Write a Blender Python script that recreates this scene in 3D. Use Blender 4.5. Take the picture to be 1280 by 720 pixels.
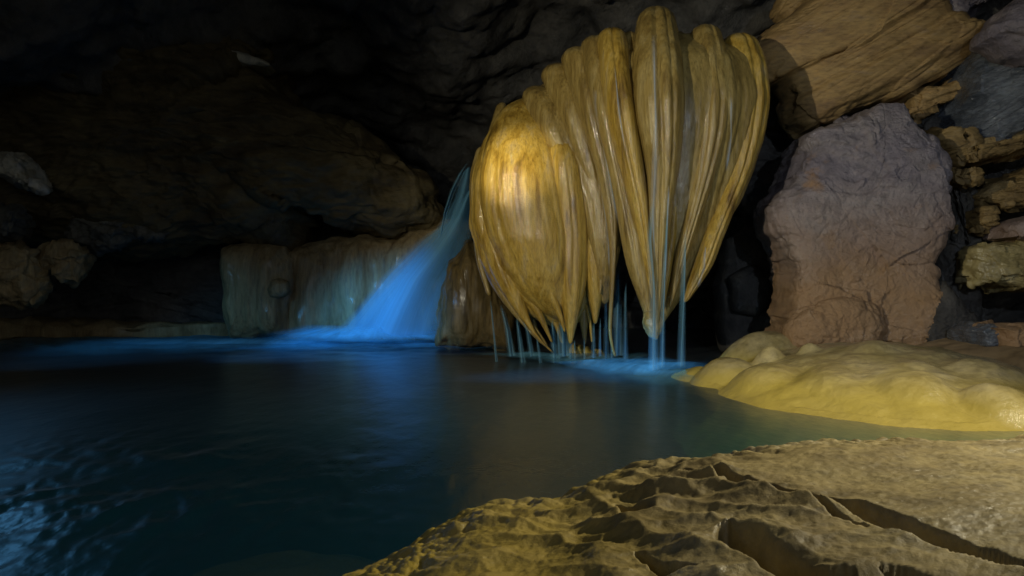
import bpy, math
import numpy as np
from math import radians as R
for _o in list(bpy.data.objects): bpy.data.objects.remove(_o)
S = bpy.context.scene
COL = S.collection

# ------------------------------------------------------------------ camera
F = 914.0; CH = 1.3                      # focal length in photo pixels, camera height
cam = bpy.data.cameras.new('camera'); cam.sensor_width = 36; cam.lens = 36*F/1280
cam.clip_end = 500; cam.clip_start = .05
co = bpy.data.objects.new('camera', cam); COL.objects.link(co)
co.location = (0, 0, CH); co.rotation_euler = (R(90), 0, 0); S.camera = co
# ------------------------------------------------------------------ light
W = bpy.data.worlds.new("World"); S.world = W; W.use_nodes = True
nt = W.node_tree; sky = nt.nodes.new('ShaderNodeTexSky'); sky.sky_type = 'NISHITA'; sky.sun_disc = False
sky.sun_elevation = R(55); sky.sun_rotation = R(10)
hs = nt.nodes.new('ShaderNodeHueSaturation'); hs.inputs['Saturation'].default_value = .35   # sky desaturated so the ambient light is less blue
nt.links.new(sky.outputs[0], hs.inputs['Color']); nt.links.new(hs.outputs[0], nt.nodes['Background'].inputs[0]); nt.nodes['Background'].inputs[1].default_value = .055
def aim(o, t):
    d = np.array(t)-np.array(o.location); yaw = math.atan2(d[0], d[1]); pitch = math.atan2(d[2], math.hypot(d[0], d[1]))
    o.rotation_euler = (R(90)+pitch, 0, -yaw)
sl = bpy.data.lights.new('sun', 'SUN'); sl.energy = 2.0; sl.angle = R(.5); sl.color = (1, .95, .87)
so = bpy.data.objects.new('sun', sl); COL.objects.link(so); so.location = (0, 30, 40)   # daylight outside, kept out by the cave roof
so.rotation_euler = (R(-35), 0, R(-10))
def torch_or_fill(name, loc, target, watts, cone, col, blend=.6, rad=.06):
    l = bpy.data.lights.new(name, 'SPOT'); l.energy = watts; l.spot_size = R(cone); l.spot_blend = blend
    l.shadow_soft_size = rad; l.color = col
    o = bpy.data.objects.new(name, l); COL.objects.link(o); o.location = loc; aim(o, target); return o
torch_or_fill('torch_or_fill', (-4.9, 2.8, 3.6), (2.3, 12, 2.5), 1950, 74, (1, .92, .70), .9)           # held left of the camera
torch_or_fill('torch_or_fill', (-4.9, 2.8, 3.6), (.33, 12.6, 3.3), 5600, 9, (1, .86, .50), 1.0)          # its narrow hot beam
torch_or_fill('torch_or_fill', (5.4, 4.3, 4.5), (2.3, 5.2, .2), 1400, 98, (1, .92, .68), .8)            # held right of the camera, low over the rock
torch_or_fill('torch_or_fill', (2.6, -.6, 3.4), (4.6, 12, 2.6), 800, 46, (.72, .84, 1), .7, .04)         # headlamp above the camera
torch_or_fill('torch_or_fill', (-8.2, 8.6, 4.0), (-2.6, 16.2, -.2), 4900, 31, (.08, .42, 1), 1)         # cold lamp on the fall
torch_or_fill('torch_or_fill', (-8.9, 8.0, 3.4), (-7.0, 16.6, -1.0), 650, 40, (.12, .52, 1), 1)          # added cold lamp, brightens the foam along the far waterline
torch_or_fill('torch_or_fill', (-8.4, 7.2, 4.6), (1.6, 11.3, -.1), 9500, 13, (.10, .50, 1), 1)           # added unseen lamp that turns the trickles blue
torch_or_fill('torch_or_fill', (-9.3, 12.4, 5.4), (-2.0, 5.0, 0), 130, 54, (.14, .5, 1), .9, .8)         # added cold lamp, makes the glints on the left of the pool
S.view_settings.view_transform = 'Standard'; S.view_settings.look = 'None'
S.view_settings.exposure = 0; S.view_settings.gamma = 1
S.cycles.use_denoising = True; S.cycles.max_bounces = 8; S.cycles.transparent_max_bounces = 24
S.cycles.caustics_reflective = False; S.cycles.caustics_refractive = False

# ------------------------------------------------------------------ noise
rng = np.random.default_rng(7)
PERM = rng.permutation(512); PERM = np.concatenate([PERM, PERM, PERM])
G = rng.normal(size=(512, 3)); G /= np.linalg.norm(G, axis=1)[:, None]
JIT = rng.random((512, 3))
def pn(p):
    i = np.floor(p).astype(int); f = p-i; i &= 511; u = f*f*f*(f*(f*6-15)+10); out = 0
    for a in (0, 1):
        for b in (0, 1):
            for c in (0, 1):
                h = PERM[PERM[PERM[(i[:, 0]+a) & 511]+((i[:, 1]+b) & 511)]+((i[:, 2]+c) & 511)] & 511
                g = G[h]; d = (g[:, 0]*(f[:, 0]-a)+g[:, 1]*(f[:, 1]-b)+g[:, 2]*(f[:, 2]-c))
                w = (u[:, 0] if a else 1-u[:, 0])*(u[:, 1] if b else 1-u[:, 1])*(u[:, 2] if c else 1-u[:, 2])
                out = out+w*d
    return out*1.5
def fbm(p, o=4, g=.5):
    s = 0; a = 1
    for k in range(o): s = s+a*pn(p*2**k+17.3*k); a *= g
    return s
def ridged(p, o=4):
    s = 0; a = 1
    for k in range(o): s = s+a*(1-2*np.abs(pn(p*2**k+9.1*k))); a *= .5
    return s
def worley(p):
    i = np.floor(p).astype(int); f = p-i
    d1 = np.full(len(p), 9.); d2 = np.full(len(p), 9.); idm = np.zeros(len(p), int)
    for a in (-1, 0, 1):
        for b in (-1, 0, 1):
            for c in (-1, 0, 1):
                h = PERM[PERM[PERM[(i[:, 0]+a) & 511]+((i[:, 1]+b) & 511)]+((i[:, 2]+c) & 511)] & 511
                q = JIT[h]+np.array([a, b, c])-f; d = (q*q).sum(1)
                m = d < d1; d2 = np.where(m, d1, np.minimum(d2, d)); idm = np.where(m, h, idm); d1 = np.where(m, d, d1)
    return np.sqrt(d1), np.sqrt(d2), idm
def facet(P, sc, seed=0):
    """broken faces: every cell is a plane of its own tilt"""
    p = P*sc+seed; i = np.floor(p).astype(int); f = p-i
    d1 = np.full(len(p), 9.); h = np.zeros(len(p))
    for a in (-1, 0, 1):
        for b in (-1, 0, 1):
            for c in (-1, 0, 1):
                k = PERM[PERM[PERM[(i[:, 0]+a) & 511]+((i[:, 1]+b) & 511)]+((i[:, 2]+c) & 511)] & 511
                q = f-JIT[k]-np.array([a, b, c]); d = (q*q).sum(1); v = (q*G[k]).sum(1)+.35*G[(k+77) & 511, 0]
                m = d < d1; d1 = np.where(m, d, d1); h = np.where(m, v, h)
    return h
def crack(P, w): return -np.exp(-(pn(P)/w)**2)
def sstep(a, b, x): t = np.clip((x-a)/(b-a), 0, 1); return t*t*(3-2*t)
def smax(a, b, k): h = np.clip(.5+.5*(a-b)/k, 0, 1); return b+(a-b)*h+k*h*(1-h)

# ------------------------------------------------------------------ objects
def X(px, d): return (px-640)/F*d
def Z(py, d): return CH-(py-360)/F*d
def ground(px, py, z=0): d = (CH-z)*F/(py-360); return X(px, d), d
def tag(o, label=None, cat=None, group=None, kind=None):
    for k, v in (('label', label), ('category', cat), ('group', group), ('kind', kind)):
        if v: o[k] = v
    return o
def empty(name, loc, label, cat, group=None):
    o = bpy.data.objects.new(name, None); COL.objects.link(o); o.location = loc; o.empty_display_size = .2
    return tag(o, label, cat, group)
def link(name, V, Q, mat, parent=None, uv=None, disp=None, passes=1, base=None, smooth=True):
    V = np.array(V, float); loc = np.zeros(3)
    me = bpy.data.meshes.new(name); Q = np.array(Q, np.int32); n = Q.shape[1]
    me.vertices.add(len(V)); me.vertices.foreach_set('co', V.astype(np.float32).ravel())
    me.loops.add(Q.size); me.loops.foreach_set('vertex_index', Q.ravel())
    me.polygons.add(len(Q)); me.polygons.foreach_set('loop_start', np.arange(0, Q.size, n, dtype=np.int32))
    me.polygons.foreach_set('loop_total', np.full(len(Q), n, np.int32))
    me.update(calc_edges=True)
    if disp is not None:
        for d in (disp if isinstance(disp, (list, tuple)) else [disp]):
            N = np.empty(len(V)*3, np.float32); me.vertex_normals.foreach_get('vector', N)
            V = V+N.reshape(-1, 3)*np.asarray(d(V))[:, None]
            me.vertices.foreach_set('co', V.astype(np.float32).ravel()); me.update()
    if parent is not None: loc = np.array(parent.location)
    elif base is not None: loc = np.array(base)
    else: loc = np.array([V[:, 0].mean(), V[:, 1].mean(), V[:, 2].min()])
    me.vertices.foreach_set('co', (V-loc).astype(np.float32).ravel())
    if smooth: me.polygons.foreach_set('use_smooth', np.ones(len(Q), bool))
    if uv is not None:
        l = me.uv_layers.new(name='UVMap'); l.data.foreach_set('uv', np.asarray(uv, np.float32)[Q.ravel()].ravel())
    me.update(); me.materials.append(mat)
    o = bpy.data.objects.new(name, me); COL.objects.link(o)
    if parent is not None: o.parent = parent
    else: o.location = loc
    return o
def gridq(n, m, wrap=False, flip=False):
    a = np.arange(n*m).reshape(n, m); b = np.roll(a, -1, 1) if wrap else a[:, 1:]; a2 = a if wrap else a[:, :-1]
    q = np.stack([a2[:-1], b[:-1], b[1:], a2[1:]], -1).reshape(-1, 4)
    return q[:, ::-1] if flip else q
def resample(pts, n, closed=True, jit=0, seed=0, ss=1.5):
    p = np.array(pts, float)
    if closed: p = np.vstack([p, p[:1]])
    t = np.concatenate([[0], np.cumsum(np.hypot(*np.diff(p, axis=0).T))]); L = t[-1]
    s = np.linspace(0, L, n, endpoint=not closed)
    q = np.stack([np.interp(s, t, p[:, k]) for k in (0, 1)], 1)
    w = np.exp(-np.linspace(-2, 2, 9)**2); w /= w.sum()
    for k in (0, 1):                                      # round the corners a little
        e = np.concatenate([q[-4:, k], q[:, k], q[:4, k]]) if closed else np.pad(q[:, k], 4, 'edge')
        q[:, k] = np.convolve(e, w, 'valid')
    return q
def rock(name, outline, d, front, back, mat, disp=None, parent=None, tilt=(0, 0), c=None, nang=260, nr=70, p=2.4, base=None, jit=3., shrink=1.):
    """closed boulder: the outline at distance d (metres), bulging `front` towards the viewer and `back` away"""
    q = resample(outline, nang); c = np.array(c if c is not None else q.mean(0))
    q = c0+(q-c0)*shrink if (c0 := q.mean(0)) is not None else q
    if jit:
        jp = np.stack([q[:, 0]/40, q[:, 1]/40, 0*q[:, 0]+d], 1)
        q = q+jit*np.stack([fbm(jp*1.3, 3), fbm(jp*1.3+31, 3)], 1)
    if np.sum(q[:, 0]*np.roll(q[:, 1], -1)-np.roll(q[:, 0], -1)*q[:, 1]) < 0: q = q[::-1]
    rr = np.concatenate([np.sin(np.linspace(.0, np.pi/2, nr)), np.sin(np.linspace(np.pi/2, .0, nr//2))[1:]])
    rr[0] = rr[-1] = .004
    sgn = np.concatenate([np.ones(nr), -np.ones(nr//2-1)])
    V = []
    for r, s in zip(rr, sgn):
        xy = c+(q-c)*r; D = d+tilt[0]*(xy[:, 0]-c[0])+tilt[1]*(xy[:, 1]-c[1])
        b = (1-min(r, 1)**p)**(1/p)
        Y = D-(front if s > 0 else -back)*b
        V.append(np.stack([X(xy[:, 0], D), Y, Z(xy[:, 1], D)], 1))
    V = np.concatenate(V); n = len(rr)
    return link(name, V, gridq(n, nang, True), mat, parent, disp=disp, base=base)

# ------------------------------------------------------------------ materials
def mat_nodes(name):
    m = bpy.data.materials.new(name); m.use_nodes = True; t = m.node_tree; t.nodes.clear()
    out = t.nodes.new('ShaderNodeOutputMaterial'); return m, t, out
def N(t, kind, **kw):
    n = t.nodes.new(kind)
    for k, v in kw.items():
        if k in n.inputs.keys(): n.inputs[k].default_value = v
        else: setattr(n, k, v)
    return n
def ramp(t, src, stops):
    r = t.nodes.new('ShaderNodeValToRGB'); el = r.color_ramp.elements
    while len(el) < len(stops): el.new(.5)
    for e, (p, c) in zip(el, stops): e.position = p; e.color = (*c, 1) if len(c) == 3 else c
    t.links.new(src, r.inputs[0]); return r.outputs[0]
def mixc(t, f, a, b, mode='MIX'):
    n = t.nodes.new('ShaderNodeMix'); n.data_type = 'RGBA'; n.blend_type = mode
    for i, v in ((0, f), (6, a), (7, b)):
        if isinstance(v, (int, float)): n.inputs[i].default_value = v
        elif isinstance(v, tuple): n.inputs[i].default_value = (*v, 1)
        else: t.links.new(v, n.inputs[i])
    return n.outputs[2]
def math_(t, op, a, b=None):
    n = t.nodes.new('ShaderNodeMath'); n.operation = op
    for i, v in enumerate((a, b)):
        if v is None: continue
        if isinstance(v, (int, float)): n.inputs[i].default_value = v
        else: t.links.new(v, n.inputs[i])
    return n.outputs[0]
def stone(name, cols, scale=1.2, stretch=(1, 1, 1), rot=(0, 0, 0), rough=(.5, .8), wet=.0, wet_rough=.15, bump=.4, bscale=14, bstretch=(1, 1, 1), patch=None, spec=.4, brot=(0, 0, 0), bdist=.03, rim=None):
    """mottled stone: cols = list of colours dark to light; wet = share of the surface under a water film"""
    m, t, out = mat_nodes(name); L = t.links.new
    tc = N(t, 'ShaderNodeTexCoord').outputs['Object']
    mp = N(t, 'ShaderNodeMapping', Scale=stretch, Rotation=rot); L(tc, mp.inputs[0])
    n1 = N(t, 'ShaderNodeTexNoise', Scale=scale, Detail=9., Roughness=.62, Distortion=.5); L(mp.outputs[0], n1.inputs['Vector'])
    k = len(cols); st = [(.3+.4*i/(k-1), c) for i, c in enumerate(cols)]
    c = ramp(t, n1.outputs[0], st)
    n2 = N(t, 'ShaderNodeTexNoise', Scale=scale*7, Detail=6., Roughness=.65); L(mp.outputs[0], n2.inputs['Vector'])
    c = mixc(t, .75, c, ramp(t, n2.outputs[0], [(.28, (.45,)*3), (.5, (1, 1, 1)), (.72, (1.35, 1.33, 1.28))]), 'MULTIPLY')
    if patch:
        n3 = N(t, 'ShaderNodeTexNoise', Scale=patch[1], Detail=6., Roughness=.6); L(tc, n3.inputs['Vector'])
        c = mixc(t, ramp(t, n3.outputs[0], [(patch[2], (0,)*3), (patch[2]+.12, (1,)*3)]), c, patch[0])
    if rim:                                                   # blends into the rim colour towards the bottom
        ge = N(t, 'ShaderNodeNewGeometry'); sz = N(t, 'ShaderNodeSeparateXYZ'); L(ge.outputs['Position'], sz.inputs[0])
        hz = math_(t, 'ADD', sz.outputs[2], math_(t, 'MULTIPLY', math_(t, 'SUBTRACT', n1.outputs[0], .5), (rim[2]-rim[1])*1.0))
        hz = math_(t, 'DIVIDE', math_(t, 'SUBTRACT', hz, rim[1]), rim[2]-rim[1])
        c = mixc(t, ramp(t, hz, [(0, (.85,)*3), (1, (0,)*3)]), c, rim[0])
    b = N(t, 'ShaderNodeBsdfPrincipled'); L(c, b.inputs['Base Color'])
    L(ramp(t, n2.outputs[0], [(.3, (rough[0],)*3), (.7, (rough[1],)*3)]), b.inputs['Roughness'])
    b.inputs['Specular IOR Level'].default_value = spec
    mb = N(t, 'ShaderNodeMapping', Scale=bstretch, Rotation=brot); L(tc, mb.inputs[0])
    n4 = N(t, 'ShaderNodeTexNoise', Scale=bscale, Detail=8., Roughness=.68); L(mb.outputs[0], n4.inputs['Vector'])
    bp = N(t, 'ShaderNodeBump', Strength=bump, Distance=bdist); L(n4.outputs[0], bp.inputs['Height']); L(bp.outputs[0], b.inputs['Normal'])
    if wet:
        n5 = N(t, 'ShaderNodeTexNoise', Scale=1.7, Detail=3.); L(tc, n5.inputs['Vector'])
        w = ramp(t, n5.outputs[0], [(.66-wet*.4, (0,)*3), (.8-wet*.4, (1,)*3)])
        L(w, b.inputs['Coat Weight']); b.inputs['Coat Roughness'].default_value = wet_rough; L(bp.outputs[0], b.inputs['Coat Normal'])
    L(b.outputs[0], out.inputs[0]); return m
M = {}
M['gold'] = stone('golden_calcite', [(.15, .085, .015), (.35, .22, .035), (.47, .32, .07), (.40, .30, .14)], 1.6, (3.2, 3.2, .35), wet=.8, wet_rough=.07, bump=.55, bscale=42, bstretch=(1, 1, 1.3), rough=(.25, .45), bdist=.014)
M['tan'] = stone('tan_calcite', [(.15, .095, .025), (.30, .21, .06), (.39, .295, .115)], 1.6, (3.4, 3.4, .3), wet=.8, wet_rough=.06, bump=.6, bscale=40, rough=(.25, .45), bdist=.012)
M['olive'] = stone('shaded_olive_calcite', [(.13, .09, .025), (.27, .195, .06), (.36, .275, .10)], 1.6, (3.2, 3.2, .35), wet=.5, wet_rough=.15, bump=.5, bscale=38, rough=(.25, .45), bdist=.014)  # darkened to put the shade between the ribs into the colour
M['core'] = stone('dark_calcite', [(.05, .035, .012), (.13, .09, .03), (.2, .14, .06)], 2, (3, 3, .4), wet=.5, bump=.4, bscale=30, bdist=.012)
M['wall'] = stone('dark_cave_wall', [(.04, .04, .038), (.11, .105, .095), (.17, .16, .14)], .8, wet=.2, bump=.8, bscale=3, bdist=.15)
M['left'] = stone('brown_limestone', [(.05, .036, .016), (.125, .095, .042), (.19, .15, .07)], .7, (1, 1, 2.4), bump=.6, bscale=6, bdist=.08, bstretch=(.6, .6, 2))
M['grey'] = stone('dim_calcite', [(.05, .05, .04), (.13, .125, .1), (.2, .19, .15)], 2.5, bump=.5, bscale=10)
M['pale'] = stone('pale_calcite', [(.3, .28, .2), (.5, .47, .37), (.62, .6, .52)], 1.5, bump=.5, bscale=10, wet=.3)
M['slab'] = stone('ochre_slab', [(.17, .105, .05), (.30, .19, .075), (.36, .235, .09), (.30, .21, .13)], .9, (1, 1, 3.2), (0, R(31), 0), bump=.55, bscale=7, bstretch=(.45, .45, 4), brot=(0, R(31), 0), bdist=.05, wet=.1)
M['purple'] = stone('violet_brown_limestone', [(.10, .09, .11), (.19, .165, .19), (.25, .215, .22), (.29, .26, .26)], .75, (1, 1, 1.3), rim=((.36, .215, .095), 1.2, 2.9), patch=((.33, .19, .09), 1.1, .60), bump=1, bscale=9, bdist=.06, wet=.5, wet_rough=.2)
M['slate'] = stone('wet_slate', [(.04, .05, .065), (.09, .105, .13), (.16, .18, .21)], 1.4, (1, 1, 3), (0, R(-24), 0), bump=.9, bscale=7, bstretch=(.5, .5, 3.2), brot=(0, R(-24), 0), wet=.9, wet_rough=.12, rough=(.15, .4), bdist=.05)
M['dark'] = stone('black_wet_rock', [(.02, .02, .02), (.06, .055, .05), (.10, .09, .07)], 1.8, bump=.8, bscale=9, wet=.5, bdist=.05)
M['brown'] = stone('brown_ledge_rock', [(.11, .07, .025), (.24, .16, .06), (.33, .24, .11)], 1.5, (1, 1, 2.6), bump=.6, bscale=9, wet=.3, bstretch=(.6, .6, 2), bdist=.04)
M['mound'] = stone('yellow_flowstone', [(.19, .14, .05), (.30, .24, .10), (.38, .31, .15), (.34, .29, .18)], 1.1, bump=.9, bscale=20, wet=.65, wet_rough=.16, rough=(.4, .65), bdist=.012, rim=((.40, .305, .055), .14, .42))
M['scallop'] = stone('scalloped_limestone', [(.12, .088, .035), (.24, .18, .07), (.33, .255, .105), (.33, .275, .16)], 1.3, bump=.65, bscale=30, rough=(.5, .8), bdist=.012, wet=.4, wet_rough=.25, rim=((.42, .30, .035), .16, .42))
M['sand'] = stone('tan_mud', [(.2, .14, .07), (.28, .2, .11), (.33, .25, .15)], .8, bump=.3, bscale=22, bdist=.01)
M['bed'] = stone('pool_silt', [(.03, .05, .05), (.06, .09, .085), (.1, .13, .11)], .7, bump=.3, bscale=8)
M['ledge'] = stone('olive_brown_flowstone', [(.17, .115, .05), (.33, .245, .12), (.41, .33, .18)], 1.1, (2.6, 2.6, .4), bump=.4, bscale=14, wet=.3, bdist=.02)

def water_mat():
    m, t, out = mat_nodes('pool_water'); L = t.links.new
    tc = N(t, 'ShaderNodeTexCoord').outputs['Object']
    mp = N(t, 'ShaderNodeMapping', Scale=(1, .45, 1)); L(tc, mp.inputs[0])
    n = N(t, 'ShaderNodeTexNoise', Scale=5., Detail=4., Roughness=.6); L(mp.outputs[0], n.inputs['Vector'])
    bp = N(t, 'ShaderNodeBump', Strength=.3, Distance=.03); L(n.outputs[0], bp.inputs['Height'])
    fr = N(t, 'ShaderNodeFresnel', IOR=1.33); L(bp.outputs[0], fr.inputs['Normal'])
    gl = N(t, 'ShaderNodeBsdfGlossy', Roughness=.28); L(bp.outputs[0], gl.inputs['Normal'])
    tr = N(t, 'ShaderNodeBsdfTransparent')
    mx = N(t, 'ShaderNodeMixShader'); df = N(t, 'ShaderNodeBsdfDiffuse', Color=(.010, .10, .16, 1)); mt = N(t, 'ShaderNodeMixShader'); mt.inputs[0].default_value = .22   # silt in suspension
    L(tr.outputs[0], mt.inputs[1]); L(df.outputs[0], mt.inputs[2])
    L(fr.outputs[0], mx.inputs[0]); L(mt.outputs[0], mx.inputs[1]); L(gl.outputs[0], mx.inputs[2])
    L(mx.outputs[0], out.inputs[0])
    va = N(t, 'ShaderNodeVolumeAbsorption', Color=(.12, .62, .70, 1), Density=.9); L(va.outputs[0], out.inputs[1])
    return m
M['water'] = water_mat()
def fall_mat(name, col, lo, hi, su, sv, edge=.25, top=.05, bot=.1, dens=1.):
    """a veil of falling water: UV u across, v down; streaks run along v"""
    m, t, out = mat_nodes(name); L = t.links.new
    uv = N(t, 'ShaderNodeTexCoord').outputs['UV']
    mp = N(t, 'ShaderNodeMapping', Scale=(su, sv, 1)); L(uv, mp.inputs[0])
    n = N(t, 'ShaderNodeTexNoise', Scale=1., Detail=5., Roughness=.6); L(mp.outputs[0], n.inputs['Vector'])
    a = ramp(t, n.outputs[0], [(lo, (0,)*3), (hi, (1,)*3)])
    sx = N(t, 'ShaderNodeSeparateXYZ'); L(uv, sx.inputs[0])
    def fade(s, e):
        return ramp(t, s, [(0, (0,)*3), (max(e, .001), (1,)*3)])
    u1 = fade(sx.outputs[0], edge); u2 = fade(math_(t, 'SUBTRACT', 1., sx.outputs[0]), edge)
    v1 = fade(sx.outputs[1], top); v2 = fade(math_(t, 'SUBTRACT', 1., sx.outputs[1]), bot)
    a = math_(t, 'MULTIPLY', math_(t, 'MULTIPLY', a, u1), math_(t, 'MULTIPLY', u2, math_(t, 'MULTIPLY', v1, v2)))
    a = math_(t, 'MULTIPLY', a, dens)
    df = N(t, 'ShaderNodeBsdfDiffuse', Color=(*col, 1)); tl = N(t, 'ShaderNodeBsdfTranslucent', Color=(*col, 1))
    ad = N(t, 'ShaderNodeMixShader'); ad.inputs[0].default_value = .4; L(df.outputs[0], ad.inputs[1]); L(tl.outputs[0], ad.inputs[2])
    tr = N(t, 'ShaderNodeBsdfTransparent'); mx = N(t, 'ShaderNodeMixShader')
    L(a, mx.inputs[0]); L(tr.outputs[0], mx.inputs[1]); L(ad.outputs[0], mx.inputs[2]); L(mx.outputs[0], out.inputs[0]); return m
M['fall'] = fall_mat('falling_water', (.28, .68, .97), .0, .7, 9, .5, .22, .01, .04, .72)  # blue light on the fall is put into its colour
M['stream'] = fall_mat('thin_falling_water', (.34, .72, .97), .1, .7, 5, 1.6, .5, .2, .02, .85)  # cold blue light painted into the trickle colour
M['film'] = fall_mat('water_film_and_glint', (.62, .78, .97), .15, .75, 3, 2.5, .5, .15, .15, .75)  # pale colour for water threads, also for painted glints on wet ribs
M['foam'] = fall_mat('blue_lit_foam', (.26, .68, .95), .1, .65, 16, 1.2, .18, .3, .45, .95)  # foam colour tinted with the blue light that falls on it

# ------------------------------------------------------------------ cave hall and pool
rg = np.random.default_rng(3)
n, m = 260, 520
el = np.linspace(-.12, np.pi*.5, n); az = np.linspace(R(-128), R(128), m)
E, A = np.meshgrid(el, az, indexing='ij')
V = np.stack([1+18*np.cos(E)*np.sin(A), 5+19.5*np.cos(E)*np.cos(A), -.6+10.5*np.sin(E)], -1).reshape(-1, 3)
def wall_disp(P):
    return -(1.6*fbm(P*.16, 3)+.5*ridged(P*np.array([.4, .4, .9]), 4)*.7+.12*fbm(P*1.6, 3)+.10*ridged(P*np.array([1.3, 1.3, 2.6]), 4)*.6+.12*facet(P, .9))
tag(link('cave_wall', V, gridq(n, m), M['wall'], disp=wall_disp, base=(0, 0, 0)), kind='structure')

# pool bed and water, sampled finer near the viewer
def fan(y0, y1, ny, nx, half=1.25, k=1.):
    y = y0*(y1/y0)**np.linspace(0, 1, ny); a = np.linspace(-half, half, nx)
    Yg, Ag = np.meshgrid(y, a, indexing='ij'); return (Yg*Ag).ravel(), Yg.ravel(), ny, nx
x, y, ny, nx = fan(.6, 24, 120, 120)
z = -1.7+.25*pn(np.stack([x*.4, y*.4, 0*x], 1))+.08*pn(np.stack([x*1.7, y*1.7, 0*x], 1))
tag(link('pool_bed', np.stack([x, y, z], 1), gridq(ny, nx), M['bed'], base=(0, 0, 0)), kind='structure')
x, y, ny, nx = fan(.7, 23.5, 330, 420, 1.2)
P2 = np.stack([x, y, 0*x], 1)
chop = np.exp(-((x+2.7)/1.5)**2-((y-4.8)/1.6)**2)*sstep(-.7, .5, pn(P2*.9+4)+.2)
near = sstep(.9, 1.6, y)
z = .006*fbm(P2*np.array([1.1, .6, 1]), 3)+chop*(.05*ridged(P2*np.array([2.2, 1.2, 1])+.3*pn(P2*1.3)[:, None], 4)*.5+.03*ridged(P2*np.array([7, 3.5, 1])+.4*pn(P2*2)[:, None], 4)*.5)
z += np.exp(-((x+2.6)/4)**2-((y-16.5)/2.5)**2)*.05*fbm(P2*1.5, 3)
V = np.stack([x, y, z], 1); top = gridq(ny, nx)
a = np.arange(ny*nx).reshape(ny, nx); per = np.concatenate([a[0], a[1:, -1], a[-1, ::-1][1:], a[::-1, 0][1:-1]])
Vb = V[per].copy(); Vb[:, 2] = -2.6; o0 = len(V); k = len(per); i = np.arange(k)
side = np.stack([per, o0+i, o0+(i+1) % k, per[(i+1) % k]], 1)
cen = len(V)+k; V = np.vstack([V, Vb, [[0, 12, -2.6]]])
bot = np.stack([o0+i[::1], np.full(k, cen), np.full(k, cen), o0+(i+1) % k], 1)
fl = [tuple(q) for q in bot]
Q = np.vstack([top, side])
bm_b = np.stack([o0+i[0::2], np.full(k//2+k % 2, cen), o0+(i[0::2]+2) % k, o0+(i[0::2]+1) % k], 1)
Q = np.vstack([Q, bm_b])
tag(link('pool_water', V, Q, M['water'], base=(0, 0, 0)), kind='structure')

# ------------------------------------------------------------------ left outcrop, ledge and pale nodules
def strata(dirv, f, amp, warp=.3):
    dv = np.array(dirv, float); dv /= np.linalg.norm(dv)
    def fn(P):
        s = (P@dv)*f+warp*fbm(P*.7, 3)*2; k = np.floor(s); fr = s-k
        h = JIT[(k.astype(int)) & 511, 0]; h2 = JIT[(k.astype(int)+1) & 511, 0]
        st = h+(h2-h)*sstep(.75, 1, fr)
        return amp*(st-.5)*2
    return fn
def layers(P):
    return lime(P)+strata((.14, 0, 1), 1.1, .16, .35)(P)+strata((.14, 0, 1), 3.2, .06, .3)(P)+.05*ridged(P*np.array([1.2, 1.2, 5]), 5)*.6+.03*facet(P*np.array([1, 1, 2]), 2.5)
def lime(P): return .25*fbm(P*.5, 3)+.15*facet(P*np.array([.6, .6, 1.5]), .7)+.16*ridged(P*np.array([.7, .7, 1.8]), 4)*.6+.05*fbm(P*3, 3)
lt = empty('rock_outcrop', (X(200, 16.5), 16.5, 0), 'huge dim brown limestone overhang with a jutting nose at the upper left', 'rock')
rock('overhang', [(-160, -120), (60, -60), (125, 4), (185, 24), (255, 36), (312, 44), (340, 62), (345, 74), (322, 86), (332, 114), (382, 142), (440, 170), (486, 205), (540, 245), (548, 282), (505, 298), (440, 288), (428, 262), (405, 240), (372, 262), (368, 300), (300, 290), (200, 300), (80, 290), (-40, 300), (-200, 280)],
     17.5, 1.7, 3, M['left'], layers, lt, (.001, .002), (220, 175), 560, 170)
rock('pale_lit_crust', [(96, 34), (180, 46), (250, 56), (312, 66), (340, 84), (300, 84), (250, 76), (205, 72), (150, 58)], 16.35, .35, 1.6, M['pale'], lambda P: .07*fbm(P*2, 4), lt, nang=160, nr=30)  # pale calcite whose colour also carries the light from above
rock('undercut_wall', [(-220, 280), (0, 285), (200, 285), (380, 280), (560, 285), (560, 425), (300, 430), (-220, 430)], 20.2, .8, 2, M['wall'], lime, lt)
for i, (pts, d, lb) in enumerate([
    ([(-30, 186), (8, 190), (30, 205), (50, 230), (56, 240), (36, 238), (22, 226), (0, 216), (-30, 214)], 15.2, 'pale grey jagged crust jutting at the left edge, topmost of the pale patches'),
    ([(96, 262), (122, 258), (142, 266), (180, 270), (212, 290), (206, 298), (170, 300), (140, 306), (112, 314), (94, 296)], 16.6, 'pale grey-green rounded nodule with a tapering tail, under the dark overhang'),
    ([(52, 308), (90, 306), (106, 316), (100, 336), (88, 350), (84, 358), (74, 340), (60, 330)], 15.8, 'dim tan hooked nodule right of the pale clump at the left edge'),
    ([(-30, 310), (20, 308), (44, 316), (46, 340), (54, 352), (50, 372), (20, 384), (-30, 380)], 15.2, 'clump of dim yellow-grey knobs at the left edge above the waterline'),
    ([(-30, 252), (14, 258), (22, 272), (12, 296), (-30, 300)], 15.0, 'small grey knob cut by the left edge of the view')]):
    tag(rock('calcite_nodule', pts, d, .35, .8, M['pale'] if i in (0,) else M['ledge'] if i in (2, 3) else M['grey'], lambda P: .08*fbm(P*1.6, 3)+.14*facet(P, 2.2)+.06*facet(P, 5, 3)+.05*ridged(P*4, 3)*.5, nang=160, nr=36), lb, 'rock', 'pale patches on the left cave wall')
tag(rock('shore_ledge', [(-60, 402), (40, 398), (130, 401), (220, 404), (290, 405), (292, 424), (100, 428), (-60, 430)], 18.6, .5, 1.2, M['ledge'], lambda P: .08*fbm(P*1.5, 4), nang=240, nr=40), 'low dim rock shelf along the far waterline at the left', 'rock')

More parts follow.
